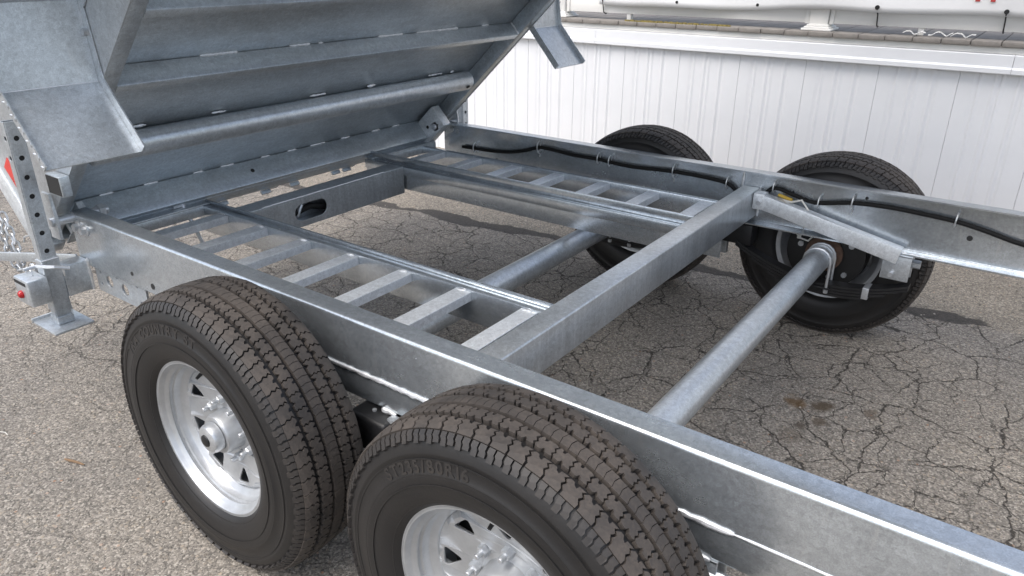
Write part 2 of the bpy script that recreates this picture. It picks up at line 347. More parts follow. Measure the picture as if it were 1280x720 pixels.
for k in range(-13, 9):
    x0 = SEAM0+k*PW
    if pm is None:
        o = obj('skirting_panel', p0, 'white', deck, smooth=0); pm = o
    else:
        o = bpy.data.objects.new('skirting_panel', pm.data); col.objects.link(o); o.parent = deck
    o.location = (x0, 0, 0)
obj('skirting_backing', MB().box((-5.1, WY+.02, 0), (3.9, WY+.06, 1.05), 0), 'white', deck)
for (xa, xb) in ((-5.1, -1.195), (-1.193, 1.30), (1.302, 3.9)):
    prof = [(0, .955), (-.034, .955), (-.036, .959), (-.036, .980), (-.026, .990), (-.026, 1.048), (-.022, 1.052), (0, 1.052)]
    obj('cap_trim', MB().prism(prof, (xa, WY-.002, 0), (0, 1, 0), (0, 0, 1), (xb-xa, 0, 0)), 'white', deck, smooth=0)
obj('fascia', MB().box((-5.1, WY-.012, 1.054), (3.9, WY+.02, 1.0865), .002), 'whitewood', deck)
bm0 = None
for k in range(-35, 26):
    if bm0 is None:
        o = obj('deck_board', MB().box((0, WY-.03, 1.088), (.1365, WY+2.3, 1.114), .003), 'board', deck); bm0 = o
    else:
        o = bpy.data.objects.new('deck_board', bm0.data); col.objects.link(o); o.parent = deck
    o.location = (-.175+.1405*k, random.uniform(-.004, .004), random.uniform(-.001, .001))
for x in (-3.43, -1.61, .219, 2.04):
    pb = obj('railing_post', MB().box((x, 3.752, 1.115), (x+.106, 3.858, 2.1), .004), 'whitewood', deck)
    b = MB()
    for (e, za, zb) in ((.034, 1.1155, 1.128), (.022, 1.1285, 1.138), (.010, 1.1385, 1.150)): b.box((x-e, 3.752-e, za), (x+.106+e, 3.858+e, zb), .003)
    obj('base_trim', b, 'whitewood', pb)
for xa, xb in ((-5.1, -3.43), (-3.324, -1.61), (-1.504, .219), (.325, 2.04), (2.146, 3.9)):
    r_ = obj('bottom_rail', MB().box((xa+.003, 3.776, 1.155), (xb-.003, 3.828, 1.26), .004), 'whitewood', deck)
    for e in (xa+.004, xb-.03):
        obj('rail_bracket', MB().box((e, 3.768, 1.152), (e+.026, 3.775, 1.263), .002), 'whitewood', r_)
    xm = (xa+xb)/2
    obj('support_block', MB().box((xm-.375, 3.784, 1.1155), (xm-.345, 3.82, 1.1545), .002), 'whitewood', r_)
    obj('top_rail', MB().box((xa+.003, 3.776, 2.0), (xb-.003, 3.828, 2.07), .004), 'whitewood', deck)
# banner
ban = MB(); nx, nz = 120, 14; bx0, bx1 = -1.215, 3.6
def bany(x, z): return 3.762-.0-.012*math.sin(x*5.3+z*9)*.6-.015*(noise.noise(Vector((x*2.2, z*5, 3)))+.45)-.016*abs(math.sin((x+.2)*3.1))*max(0, 1-(z-1.2)*3)
vs_ = []
for i in range(nx+1):
    for j in range(nz+1):
        x = bx0+(bx1-bx0)*i/nx; zb = 1.217+.016*max(0, x)+.010*math.sin(x*2.9+.5)+.006*math.sin(x*7.1); z = zb+(1.98-zb)*(j/nz)**1.2
        vs_.append((x, bany(x, z)-.02, z))
fs = [(i*(nz+1)+j, (i+1)*(nz+1)+j, (i+1)*(nz+1)+j+1, i*(nz+1)+j+1) for i in range(nx) for j in range(nz)]
bo = obj('banner', ban.add(vs_, fs), 'banner', origin=(1, 3.75, 1.21)); sm = bo.modifiers.new('thick', 'SOLIDIFY'); sm.thickness = .0012
tag(bo, 'white vinyl banner with red print tied along the deck railing', 'banner')
for x in (1.056, 1.126): obj('red_print', MB().box((x, bany(x, 1.36)-.027, 1.303), (x+.022, bany(x, 1.36)-.0245, 1.42), 0), 'banner_red', bo)
for i, x in enumerate((-1.19, .59, 1.21, 2.3)):
    b = MB().tube([(x, bany(x, 1.25)-.026, 1.252), (x+.002, 3.745, 1.215), (x+.004, 3.758, 1.16), (x+.003, 3.79, 1.148), (x+.003, 3.835, 1.165)], .0038, 6)
    z_ = obj('cable_tie', b, 'black', bo); obj('tie_head', MB().cyl((x, bany(x, 1.255)-.03, 1.257), (x, bany(x, 1.255)-.018, 1.257), .012, 12), 'black', z_)
for x in (-.62, -.1): obj('eyelet', MB().cyl((x, bany(x, 1.245)-.025, 1.245), (x, bany(x, 1.245)-.019, 1.245), .009, 10), 'drum', bo)
# scraps and moss on the deck edge
for (x, y, a, lb) in ((.80, 3.72, .6, 'pale plastic strap curled on the deck edge, nearest the railing post'), (.93, 3.73, -.3, 'short pale strap end standing up on the deck edge'), (1.04, 3.715, .2, 'looped white strap at the right of the scraps on the deck edge')):
    b = MB(); pts = []
    for k in range(9):
        q = k/8; pts.append((x-.06+.12*q, y+.02*math.sin(q*4+a), 1.117+.022*abs(math.sin(q*PI*1.5+a))))
    for k in range(8):
        p_, q_ = Vector(pts[k]), Vector(pts[k+1]); b.add([p_, q_, q_+Vector((0, .012, .004)), p_+Vector((0, .012, .004))], [(0, 1, 2, 3)])
    o = obj('plastic_strap', b, 'whitewood', origin=(x, y, 1.115)); sm = o.modifiers.new('thick', 'SOLIDIFY'); sm.thickness = .002
    tag(o, lb, 'strap', 'strap scraps on the deck')
b = MB()
for k in range(260):
    x = random.uniform(-.98, -.25); s_ = random.uniform(.004, .010); y = WY-.02+random.random()**2*.05
    b.box((x, y, 1.1135), (x+s_*1.6, y+s_, 1.115+s_*.9), 0)
tag(obj('dry_litter', b, 'moss', smooth=0), 'dry yellow plant litter along the deck edge', 'litter', kind='stuff')

# ------------------------------------------------------------------ trailer
W = 1.987
TL = (.45, W/2, 0)
tr = tag(empty('dump_trailer', TL), 'galvanised tandem axle dump trailer with its bed tipped up', 'trailer')
ZT = .70
def both(name, fn, mat, parent=None, smooth=38):
    a = obj(name, fn(), mat, parent or tr, smooth); b = obj(name, fn().mirror(W), mat, parent or tr, smooth); return a, b
# --- long rails
def rail_a():
    return MB().prism(chan(.512, ZT, .058)[:6]+[(0, .512), (.058, .512), (.058, .518), (.007, .518), (.007, ZT-.0065), (.058, ZT-.0065)], (-1.14, 0, 0), (0, 1, 0), (0, 0, 1), (4.89, 0, 0))
def sub_a(): return MB().prism([(.075, .5118), (0, .5118), (0, .483), (.0024, .4774), (.008, .475), (.075, .475), (.075, .481), (.012, .481), (.006, .487), (.006, .5055), (.075, .5055)], (-.452, .0, 0), (0, 1, 0), (0, 0, 1), (4.2, 0, 0))
rn = obj('frame_rail', rail_a(), 'galv_x', tr); rn['label'] = 'near side frame rail with bright rolled top edge'
rf = obj('frame_rail', MB().prism(chan(.475, ZT, .062, r=.009), (-1.14, 0, 0), (0, 1, 0), (0, 0, 1), (4.89, 0, 0)).mirror(W), 'galv_x', tr); rf['label'] = 'far side frame rail carrying the black cable'
obj('sub_rail', sub_a(), 'galv_x', rn)
obj('weld_bead', bead((.1, -.001, .5555), (1.262, -.001, .5555), .0062, step=.012), 'weld', rn)
obj('weld_bead', bead((1.262, -.0005, .5557), (3.6, -.0005, .5557), .0026, step=.03), 'weld', rn)
obj('weld_bead', bead((1.19, 0, .474), (1.225, 0, .474), .007), 'weld', rn)
obj('weld_bead', bead((.36, 0, .474), (.41, 0, .474), .007), 'weld', rn)
for (x, z, r) in ((-.784, .554, .007), (-.664, .539, .010)):
    obj('drilled_hole', MB().cyl((x, -.0015, z), (x, .002, z), r, 16), 'dark', rn)
for (x, z, r) in ((1.03, .655, .006), (1.40, .57, .010), (.66, .54, .008), (.75, .63, .005), (-.78, .535, .006)):
    obj('drilled_hole', MB().cyl((x, W-.0075, z), (x, W-.004, z), r, 16), 'dark', rf)
# weld splatter at the joint of the cross member
obj('weld_bead', bead((.538, W-.008, .50), (.538, W-.008, .69), .005), 'weld', rf)
obj('weld_bead', bead((.616, W-.008, .50), (.616, W-.008, .625), .005), 'weld', rf)
obj('weld_bead', bead((1.16, W-.05, .478), (1.34, W-.05, .478), .006), 'weld', rf)
# perforated gusset plates under the rail ends
def gus():
    m = curve_mb([[(-1.075, .415), (-.79, .415), (-.745, .45), (-.745, .513), (-1.075, .513)], circ(-.985, .468, .022), circ(-.885, .462, .022), circ(-1.04, .49, .007), circ(-1.045, .445, .007), circ(-.93, .497, .006), circ(-.80, .50, .008), circ(-.79, .44, .006)], .008)
    return m.xform(Matrix(((1, 0, 0, 0), (0, 0, 1, .016), (0, 1, 0, 0), (0, 0, 0, 1))))
both('gusset_plate', gus, 'galv')
# --- cross member
cmx = obj('cross_member', MB().box((.540, .0062, .502), (.613, W-.0065, .625), .006, seg=3), 'brushed', tr)
# --- floor ladders
XS = [-1.02+.2455*k for k in range(7)]
def lad(mir):
    f = (lambda m: m.mirror(W)) if mir else (lambda m: m)
    L_ = obj('floor_ladder', f(MB().box((-1.19, .508, .475), (.5395, .550, .585), .004)), 'galv_x', tr)
    L_['label'] = 'far floor ladder' if mir else 'near floor ladder'
    if mir: obj('upstand', f(MB().box((-1.19, .515, .586), (.5395, .526, .622), .002)), 'galv_x', L_); obj('ledge', f(MB().box((-1.19, .5505, .545), (.5395, .557, .586), .002)), 'galv_x', L_)
    else: obj('upstand', f(MB().box((-1.19, .540, .5855), (.5395, .549, .598), .001)), 'galv_x', L_)
    obj('outer_beam', f(MB().box((-1.19, .150, .50), (.5395, .176, .583), .003)), 'galv_x', L_)
    for x in XS:
        s = .030+random.uniform(-.0015, .0015)
        o = obj('slat', f(MB().prism([(-s, .535), (-s+.005, .535), (-s+.005, .571), (s-.005, .571), (s-.005, .548), (s, .548), (s, .5755), (s-.002, .577), (-s+.004, .577), (-s, .573)], (x, .1765, 0), (1, 0, 0), (0, 0, 1), (0, .331, 0))), 'galv_light', L_, 25)
        obj('weld_bead', f(bead((x-s*.5, .500, .578), (x+s*.4, .506, .579), .0055, step=.007)), 'weld', L_)
    return L_
lad(False); lad(True)
# --- beam with the slotted hole
def slot():
    s = [(.862+sx*.05+.036*math.cos(a), .522+.036*math.sin(a)) for sx, a0 in ((1, -PI/2), (-1, PI/2)) for a in [a0+PI*k/8 for k in range(9)]]
    m = curve_mb([rect(.551, .46, W-.5575, .583), s], .006, .001)
    return m.xform(Matrix(((0, 0, 1, -.927), (1, 0, 0, 0), (0, 1, 0, 0), (0, 0, 0, 1))))
sb = obj('slotted_beam', slot(), 'brushed', tr)
obj('top_flange', MB().box((-1.02, .551, .5835), (-.924, W-.5575, .590), .002), 'galv', sb)
obj('added_bottom_plate', MB().box((-1.0135, .551, .4605), (-.9305, W-.5575, .4665), .001), 'galv', sb)  # added plate closing the beam below so the slot interior stays dark
obj('rear_flange', MB().box((-1.02, .551, .46), (-1.014, W-.5575, .583), .001), 'galv', sb)
obj('weld_bead', bead((-.925, .62, .591), (-.925, 1.3, .591), .003, step=.02), 'weld', sb)
obj('hydraulic_hose', MB().tube([(-.97, .70, .53), (-.96, .80, .515), (-.955, .88, .53), (-.96, .98, .50), (-.97, 1.1, .52)], .014, 10), 'cable', sb)
obj('hose_fitting', MB().tube([(-.955, .81, .50), (-.95, .82, .53), (-.955, .835, .545)], .009, 8), 'zinc', sb)
# --- rear beams
def rearb(): return MB().box((-1.235, .062, .585), (-1.155, .54, .591), .002).box((-1.161, .062, .545), (-1.155, .54, .5845), .001)
both('rear_beam', rearb, 'galv')
obj('prop_strut', MB().tube([(-1.19, .44, .60), (-1.15, .45, .52), (-1.12, .46, .44)], .008, 8), 'zinc', tr)
obj('latch_lug', MB().box((-1.235, .40, .592), (-1.185, .455, .612), .004).cyl((-1.2, .45, .612), (-1.2, .47, .620), .01), 'zinc', tr)
# --- front cross members out of view
obj('cross_member', MB().box((3.6, .0062, .50), (3.68, W-.0065, .64), .006), 'galv', tr)
# --- braces
def brace():
    a = math.atan2(.475-.592, 1.17-.62); m = Matrix.Translation((.622, 0, .592)) @ Matrix.Rotation(-a, 4, 'Y')
    return MB().box((0, .036, -.031), (.585, .082, .031), .004, m).box((-.006, .030, -.035), (.05, .0355, .037), .002)if False else MB().box((0, .036, -.031), (.585, .082, .031), .004, m)
for mir in (False, True):
    f = (lambda q: q.mirror(W)) if mir else (lambda q: q)
    b = obj('diagonal_brace', f(brace()), 'galv_light', tr)
    obj('bolt_plate', f(MB().box((.6145, .035, .555), (.66, .088, .622), .003)), 'galv_light', b)
    obj('bolt', f(MB().cyl((.64, .087, .585), (.64, .097, .585), .011, 6)), 'zinc', b)

# --- axles
for i, x in enumerate((0, .9023)):
    ax = obj('axle', MB().tube([(x, -.02, .382), (x, .2, .382), (x, W-.2, .382), (x, W+.02, .382)], .047, 28), 'galv', tr)
    ax['label'] = ('rear', 'front')[i]+' galvanised axle tube'
    for mir in (False, True):
        f = (lambda q: q.mirror(W)) if mir else (lambda q: q)
        obj('brake_flange', f(MB().cyl((x, -.045, .382), (x, -.025, .382), .075, 24, .004)), 'rust', ax)
        obj('backing_plate', f(MB().lathe([(-.050, .0), (-.050, .135), (-.056, .158), (-.075, .160), (-.075, 0)], (x, 0, .382), 40)), 'drum', ax)
        obj('axle_collar', f(MB().lathe([(-.004, .047), (-.004, .053), (.010, .053), (.010, .047)], (x, 0, .382), 28, closed=True)), 'zinc', ax)
        for dy in (.0, .068):
            for_u = [(x-.052, .03+dy-.034, .27), (x-.052, .03+dy-.034, .382)]+[(x-.052*math.cos(PI*k/8), .03+dy-.034, .382+.052*math.sin(PI*k/8)) for k in range(1, 8)]+[(x+.052, .03+dy-.034, .382), (x+.052, .03+dy-.034, .27)]
            u = obj('u_bolt', f(MB().tube(for_u, .006, 8)), 'zinc', ax)
        obj('tie_plate', f(MB().box((x-.07, -.012, .268), (x+.07, .072, .276), .002)), 'spring', ax)
        for (sx, sy) in ((-.052, -.004), (-.052, .064), (.052, -.004), (.052, .064)):
            obj('nut', f(MB().cyl((x+sx, sy, .252), (x+sx, sy, .266), .010, 6)), 'zinc', ax)
# drum details on the far front wheel
for (dx, dz, r) in ((-.10, .02, .012), (-.075, -.075, .011), (.09, -.08, .011), (.10, .05, .012), (.03, -.10, .009)):
    obj('backing_bolt', MB().cyl((.9023+dx, W+.050, .382+dz), (.9023+dx, W+.040, .382+dz), r, 8), 'zinc', tr)
    obj('backing_bolt', MB().cyl((dx, W+.050, .382+dz), (dx, W+.040, .382+dz), r, 8), 'zinc', tr)
obj('axle_tape', MB().lathe([(.98, .0473), (.98, .0479), (1.055, .0479), (1.055, .0473)], (0, 0, .382), 28, closed=True, a0=.3*PI, a1=.8*PI), 'weld', tr) if False else None

# --- leaf springs
def leaf(x, i):
    pts_t, pts_b = [], []; L_ = (.345, .345, .27, .19)[i]
    for k in range(17):
        s = -1+2*k/16; X = x+s*L_; z = .325-.013*i+.085*(s*L_/.345)**2+(.02*(s*L_/.345) if x > .5 else -.02*(s*L_/.345))*-1-.035
        pts_t.append((X, z)); pts_b.append((X, z-.011))
    pf = pts_t+pts_b[::-1]
    return MB().prism(pf, (0, .005, 0), (1, 0, 0), (0, 0, 1), (0, .055, 0))
for x in (0, .9023):
    for mir in (False, True):
        f = (lambda q: q.mirror(W)) if mir else (lambda q: q)
        o = obj('leaf_spring', f(leaf(x, 0)), 'spring', tr)
        for i in (1, 2, 3): obj('leaf', f(leaf(x, i)), 'spring', o)
        for sx in (.2,):
            zc = .325+.085*(sx/.345)**2-.035+(-.02 if x > .5 else .02)*(sx/.345)
            obj('rebound_clip', f(MB().box((x+sx-.012, .0, zc-.045), (x+sx+.012, .065, zc+.004), .002)), 'zinc', o)
# hangers and equalisers
for mir in (False, True):
    f = (lambda q: q.mirror(W)) if mir else (lambda q: q)
    h = obj('spring_hanger', f(MB().box((.40, -.024, .30), (.50, .0005, .474), .003).box((.40, .068, .30), (.50, .074, .474), .003)), 'galv', tr)
    e = obj('equaliser', f(MB().box((.285, -.048, .365), (.415, .055, .468), .012, seg=3)), 'black', tr)
    obj('equaliser', f(MB().box((.49, -.03, .375), (.62, .055, .468), .008)), 'black', tr)
    obj('bolt', f(MB().cyl((.345, -.01, .467), (.345, -.01, .472), .006, 8)), 'zinc', e)
    for x in (-.42, 1.19):
        h = obj('spring_hanger', f(MB().box((x-.05, -.0, .372), (x+.05, .007, .474), .002).box((x-.05, .062, .372), (x+.05, .070, .474), .002).box((x-.05, .0, .468), (x+.05, .07, .4745), .001)), 'galv', tr)
        obj('bolt', f(MB().cyl((x-.012, -.012, .395), (x-.012, .085, .395), .010, 8)), 'zinc', h)
        obj('spring_eye', f(MB().cyl((x+.03, .006, .43), (x+.075, .006, .43), .018, 6)), 'galv', h)

# --- wheels
CX, HW = .0, .1175
def sidewall_profile():
    return [(-.086, .2165), (-.098, .224), (-.108, .238), (-.114, .262), (-.1165, .288), (-.1155, .300), (-.1140, .3015), (-.1125, .318), (-.1105, .333), (-.1115, .3345), (-.1105, .338), (-.1075, .346)]
SH = [(-.1075, .346), (-.101, .360), (-.091, .3705), (-.078, .3768), (-.055, .3805), (-.028, .3825), (0, .383)]
PROF = SH+[(-y, r) for y, r in SH[-2::-1]]
TS = [0.0]
for i in range(1, len(PROF)): TS.append(TS[-1]+math.hypot(PROF[i][0]-PROF[i-1][0], PROF[i][1]-PROF[i-1][1]))
TC = TS[-1]/2
def surf(s, t, h):
    """point on the tyre: s = angle, t = arc length from the crown (negative = outer side), h = height above the groove floor"""
    q = min(max(t+TC, 0), TS[-1]-1e-6); i = max(k for k in range(len(TS)-1) if TS[k] <= q); f = (q-TS[i])/(TS[i+1]-TS[i])
    y = PROF[i][0]*(1-f)+PROF[i+1][0]*f; r = PROF[i][1]*(1-f)+PROF[i+1][1]*f
    def nrm(i):
        a, b = PROF[max(i-1, 0)], PROF[min(i+1, len(PROF)-1)]; d = Vector((b[0]-a[0], b[1]-a[1])).normalized(); return Vector((-d.y, d.x))
    n = (nrm(i)*(1-f)+nrm(i+1)*f).normalized(); y += n.x*h; r += n.y*h
    return (r*math.cos(s), y, r*math.sin(s))
def tread_mb():
    m = MB(); NP = 66; p = 2*PI*.385/NP; R0 = .385
    def block(poly, h, ph):
        n = len(poly); cx = sum(q[0] for q in poly)/n; cy = sum(q[1] for q in poly)/n
        h = h+random.uniform(-.0005, .0005); top = [surf((ph+a)/R0, t, h) for a, t in poly]; bot = [surf((ph+a+(a-cx)*.06)/R0, t+(t-cy)*.05, -.002) for a, t in poly]
        m.add(top+bot, [tuple(range(n))]+[(i, n+i, n+(i+1) % n, (i+1) % n) for i in range(n)])
    gp = .0046; H = .0095
    for k in range(NP):
        jit = random.uniform(-.0008, .0008)
        for sg in (-1, 1):
            ph = k*p+(0 if sg < 0 else p*.5)+jit; T = lambda v: sg*v
            # shoulder rib: stepped cuts, deep notches on the inner edge
            block([(0, T(.0895)), (p-gp, T(.0895)), (p-gp, T(.083)), (p+.006-gp, T(.077)), (p+.002-gp, T(.070)), (p+.008-gp, T(.0645)), (p+.002-gp, T(.0590)), (.74*p, T(.0592)), (.66*p, T(.0640)), (.50*p, T(.0665)), (.46*p, T(.0600)), (.26*p, T(.0592)), (.002, T(.0590)), (.008, T(.0645)), (.002, T(.070)), (.006, T(.077)), (0, T(.083))], H, ph)
            # intermediate rib: bites out of both edges
            q = ph+p*.3
            block([(.10*p, T(.0498)), (.36*p, T(.0498)), (.40*p, T(.0455)), (.50*p, T(.0430)), (.56*p, T(.0480)), (.64*p, T(.0498)), (p-gp*.9, T(.0485)), (p+.004-gp*.9, T(.0430)), (p-gp*.9, T(.0375)), (p+.005-gp*.9, T(.0320)), (p+.001-gp*.9, T(.0245)), (.86*p, T(.0222)), (.76*p, T(.0240)), (.72*p, T(.0300)), (.60*p, T(.0285)), (.57*p, T(.0225)), (.20*p, T(.0222)), (.001, T(.0245)), (.005, T(.0320)), (0, T(.0375)), (.004, T(.0430)), (0, T(.0485))], H, q)
        # narrow centre rib with fine sipes
        for a, b_ in ((0, .465), (.5, .965)):
            block([(a*p, -.0135), (b_*p, -.0145), (b_*p+.003, 0), (b_*p, .0135), (a*p, .0145), (a*p+.003, 0)], H, k*p)
    return m
def lugs_mb(sides):
    m = MB(); NP = 66; R0 = .385; p = 2*PI*R0/NP
    def block(poly, h, ph):
        n = len(poly); m.add([surf((ph+a)/R0, t, h) for a, t in poly]+[surf((ph+a)/R0, t, -.002) for a, t in poly], [tuple(range(n))]+[(i, n+i, n+(i+1) % n, (i+1) % n) for i in range(n)])
    for k in range(NP):
        for sg in sides:
            ph = k*p+(0 if sg < 0 else p*.5); T = lambda v: sg*v
            for (a, b_) in ((.02, .42), (.52, .88)):
                block([(a*p, T(.0905)), (b_*p, T(.0905)), (b_*p, T(.099)), (b_*p-.0035, T(.103)), (b_*p-.0035, T(.114 if a > .3 else .110)), (a*p-.0035, T(.114 if a > .3 else .110)), (a*p-.0035, T(.103)), (a*p, T(.099))], .0060, ph)
    return m
def tyre_mb():
    sw = sidewall_profile(); prof = sw+PROF[1:-1]+[(-y, r) for y, r in sw[::-1]]
    m = MB().lathe(prof, (0, 0, 0), 160)
    for (y, r, rr) in ((-.1118, .3265, .0011), (-.1152, .296, .0012), (-.1165, .276, .001), (-.103, .233, .0014)):
        m.lathe([(y+rr*math.cos(a)*1.0, r+rr*1.6*math.sin(a)) for a in [2*PI*k/6 for k in range(6)]], (0, 0, 0), 128, closed=True)
    return m
def rim_mb():
    # outer surface then inner surface of the barrel
    o = [(-.0885, .2195), (-.0915, .217), (-.0915, .2125), (-.087, .209), (-.080, .2075), (-.0765, .2045), (-.072, .1985), (-.069, .197), (-.066, .1995), (-.060, .1995), (-.057, .195), (-.043, .1925), (-.038, .189), (-.032, .178), (-.026, .1745), (-.012, .1745), (.025, .1745), (.042, .190), (.056, .1985), (.08, .2005), (.085, .209), (.0885, .2195)]
    i = [(y, r+.0035) for y, r in o[::-1]]
    return MB().lathe(o+i, (0, 0, 0), 96, closed=True)
def disc_mb():
    loops = [circ(0, 0, .1755, 96), circ(0, 0, .058, 40)]
    for k in range(8):
        a = 2*PI*k/8+.2; tri = []
        for (rr, aa) in ((.157, -.172), (.157, .172), (.112, 0)): tri.append(Vector((rr*math.cos(a+aa), rr*math.sin(a+aa))))
        out = []
        for j in range(3):
            pA, pB, pC = tri[j-1], tri[j], tri[(j+1) % 3]; d1 = (pA-pB).normalized()*.013; d2 = (pC-pB).normalized()*.013
            for q in range(5):
                f = q/4; out.append(tuple((pB+d1)*(1-f)**2+pB*2*f*(1-f)+(pB+d2)*f*f))
        loops.append(out)
    m = curve_mb(loops, .006, .0012)
    bm = bmesh.new(); vv = [bm.verts.new(v) for v in m.v]
    for f in m.f:
        try: bm.faces.new([vv[i] for i in f])
        except ValueError: pass
    bmesh.ops.triangulate(bm, faces=bm.faces[:]); bmesh.ops.subdivide_edges(bm, edges=[e for e in bm.edges if e.calc_length() > .02], cuts=1); bmesh.ops.triangulate(bm, faces=bm.faces[:])
    bm.verts.index_update(); out = MB(); out.add([v.co for v in bm.verts], [[v.index for v in f.verts] for f in bm.faces]); bm.free()
    def dish(r):
        if r < .088: return -.012
        if r < .165: return -.012-.022*(r-.088)/.077
        return -.034+.012*(r-.165)/.0105
    out.v = [(x, -z+dish(math.hypot(x, y)), y) for x, y, z in out.v]; out.f = [tuple(f) for f in out.f]; return out
def text_arc(txt, size, r0, ang, y, spread=1.0):
    m = []; a = ang; glyphs = []
    for ch in txt:
        if ch == ' ': glyphs.append((None, size*.45)); continue
        cu = bpy.data.curves.new('t', 'FONT'); cu.body = ch; cu.size = size; cu.extrude = .0006; cu.offset = .0009; g_ = eval_mb(cu)
        if not g_.v: continue
        x0 = min(v[0] for v in g_.v); x1 = max(v[0] for v in g_.v); g_.v = [(v[0]-(x0+x1)/2, v[1], v[2]) for v in g_.v]; glyphs.append((g_, (x1-x0)+size*.14*spread))
    tot = sum(w_ for _, w_ in glyphs); s = -tot/2
    for g_, w_ in glyphs:
        if g_:
            th = ang-(s+w_/2)/r0      # reads clockwise seen from outside (looking along +y)
            ca, sa = math.cos(th), math.sin(th)
            gl = MB(); m.append(gl); gl.add([(ca*(r0+v[1])+sa*v[0], y-v[2]+.13*max(0, (r0+v[1]-.30))*1.0, sa*(r0+v[1])-ca*v[0]) for v in g_.v], g_.f)
        s += w_
    return m
def hexnut(c, r, L_, ph=0):
    return MB().tube([Vector(c), Vector(c)+Vector((0, -L_*.8, 0)), Vector(c)+Vector((0, -L_, 0))], [r, r, r*.78], 6)
WZ = .382
def build_wheel(x, y, flip, spin, letters):
    root = obj('wheel', rim_mb(), 'rim', tr, local=True)
    root.location = Vector((x, y, WZ))-Vector(TL); wl[root.name] = Vector((x, y, WZ))
    root.rotation_euler = (0, 0, PI if flip else 0)
    return root
tyre_o = tread_o = None
kids = []
def part(name, mb, mat, smooth=38):
    me = bpy.data.meshes.new(name); me.from_pydata([tuple(v) for v in mb.v], [], mb.f); me.materials.append(MT[mat]); finish(me, smooth); kids.append((name, me))
part('tyre', tyre_mb(), 'sidewall', 50); part('tread', tread_mb(), 'tread', 0); part('shoulder_lugs', lugs_mb((-1,)), 'lugs', 0); part('shoulder_lugs', lugs_mb((1,)), 'lugs', 0); part('wheel_disc', disc_mb(), 'rim', 30)
part('hub', MB().lathe([(-.004, .0), (-.004, .080), (-.014, .080), (-.018, .058), (-.056, .055), (-.063, .051), (-.065, .0)], (0, 0, 0), 40), 'rim')
part('hub_cap', MB().lathe([(-.0655, .040), (-.082, .039), (-.090, .035), (-.094, .026), (-.094, 0)], (0, 0, 0), 36), 'zinc')
part('grease_plug', MB().lathe([(-.0942, .017), (-.097, .016), (-.099, .012), (-.099, 0)], (0, 0, 0), 20), 'black')
for k in range(8):
    a = 2*PI*k/8+.2; cx, cz = .0825*math.cos(a), .0825*math.sin(a)
    m = MB(); m.v, m.f = [], []
    n_ = hexnut((cx, -.0115, cz), .0135, .022); n_.add(*(lambda q: (q.v, q.f))(MB().tube([(cx, -.0333, cz), (cx, -.047, cz), (cx, -.049, cz)], [.0065, .0065, .005], 10)))
    part('lug_nut', n_, 'zinc')
part('brake_drum', MB().lathe([(.0, .0), (.0, .155), (.045, .163), (.058, .163), (.058, .150), (.02, .148), (.02, 0)], (0, 0, 0), 48), 'drum')
part('valve_stem', MB().tube([(.165*math.cos(1.9), -.03, .165*math.sin(1.9)), (.155*math.cos(1.9), -.055, .155*math.sin(1.9))], [.006, .004], 8), 'black')
first = None
for (x, y, flip, spin, txt, lb) in ((0, -.18, False, -.07, ('TRA COUNTRY ST', 1.93), 'near rear wheel'), (.9023, -.18, False, .2, ('ST235/80R16', 1.99), 'near front wheel'), (0, W+.18, True, 1.1, None, 'far rear wheel'), (.9023, W+.18, True, 2.0, None, 'far front wheel')):
    if first is None:
        root = obj('wheel', rim_mb(), 'rim', tr, local=True); first = root
    else:
        root = first.copy(); col.objects.link(root); root.parent = tr
    root.location = Vector((x, y, WZ))-Vector(TL); root.rotation_euler = (0, 0, PI if flip else 0); root['label'] = lb
    for n_, me in kids:
        o = bpy.data.objects.new(n_, me); col.objects.link(o); o.parent = root; o.rotation_euler = (0, spin if n_ in ('wheel_disc', 'lug_nut', 'valve_stem') else spin*.37, 0)
    if txt:
        wl[root.name] = Vector((0, 0, 0))
        for gl in text_arc(txt[0], .035, .301, txt[1], -.1152): obj('raised_letter', gl, 'lettering', root, smooth=0, local=True)

# --- black cable with its clips on the far rail
CP = [(-1.0, .575), (-.919, .577), (-.80, .580), (-.68, .592), (-.58, .616), (-.507, .640), (-.42, .640), (-.3, .632), (-.161, .632), (-.1, .628), (0, .624), (.1, .628), (.21, .634), (.33, .634), (.45, .628), (.50, .612), (.525, .585), (.56, .555), (.60, .56), (.635, .60), (.679, .638), (.76, .622), (.845, .606), (.979, .630), (1.1, .638), (1.2, .636), (1.343, .628), (1.45, .610), (1.566, .586), (1.75, .575), (2.2, .60), (3, .60)]
pts = []
for i in range(len(CP)-1):
    for k in range(4):
        f = k/4; p0_, p1, p2, p3 = CP[max(i-1, 0)], CP[i], CP[i+1], CP[min(i+2, len(CP)-1)]
        cr = lambda a, b, c, d: .5*((2*b)+(-a+c)*f+(2*a-5*b+4*c-d)*f*f+(-a+3*b-3*c+d)*f**3)
        pts.append((cr(*[q[0] for q in (p0_, p1, p2, p3)]), W-.020, cr(*[q[1] for q in (p0_, p1, p2, p3)])))
cb = obj('cable', MB().tube(pts, .0088, 10), 'cable', tr)
def zat(x): return min(pts, key=lambda q: abs(q[0]-x))[2]
for x in (-.915, -.505, -.161, -.10, .225, .475, .675, .86, .985, 1.345, 1.9):
    z = zat(x)
    lp = [(x+.002*math.sin(a), W-.020-.016*math.cos(a)*1.0, z+.006+.026*math.sin(a)) for a in [2*PI*k/14 for k in range(15)]]
    c_ = obj('cable_clip', MB().tube(lp, .0028, 6, caps=False), 'weld', cb)
    if x in (-.505, .225, .985): obj('clip_tail', MB().tube([(x, W-.03, z-.02), (x+.004, W-.012, z-.035), (x+.001, W-.012, z-.048)], .003, 6), 'weld', c_)
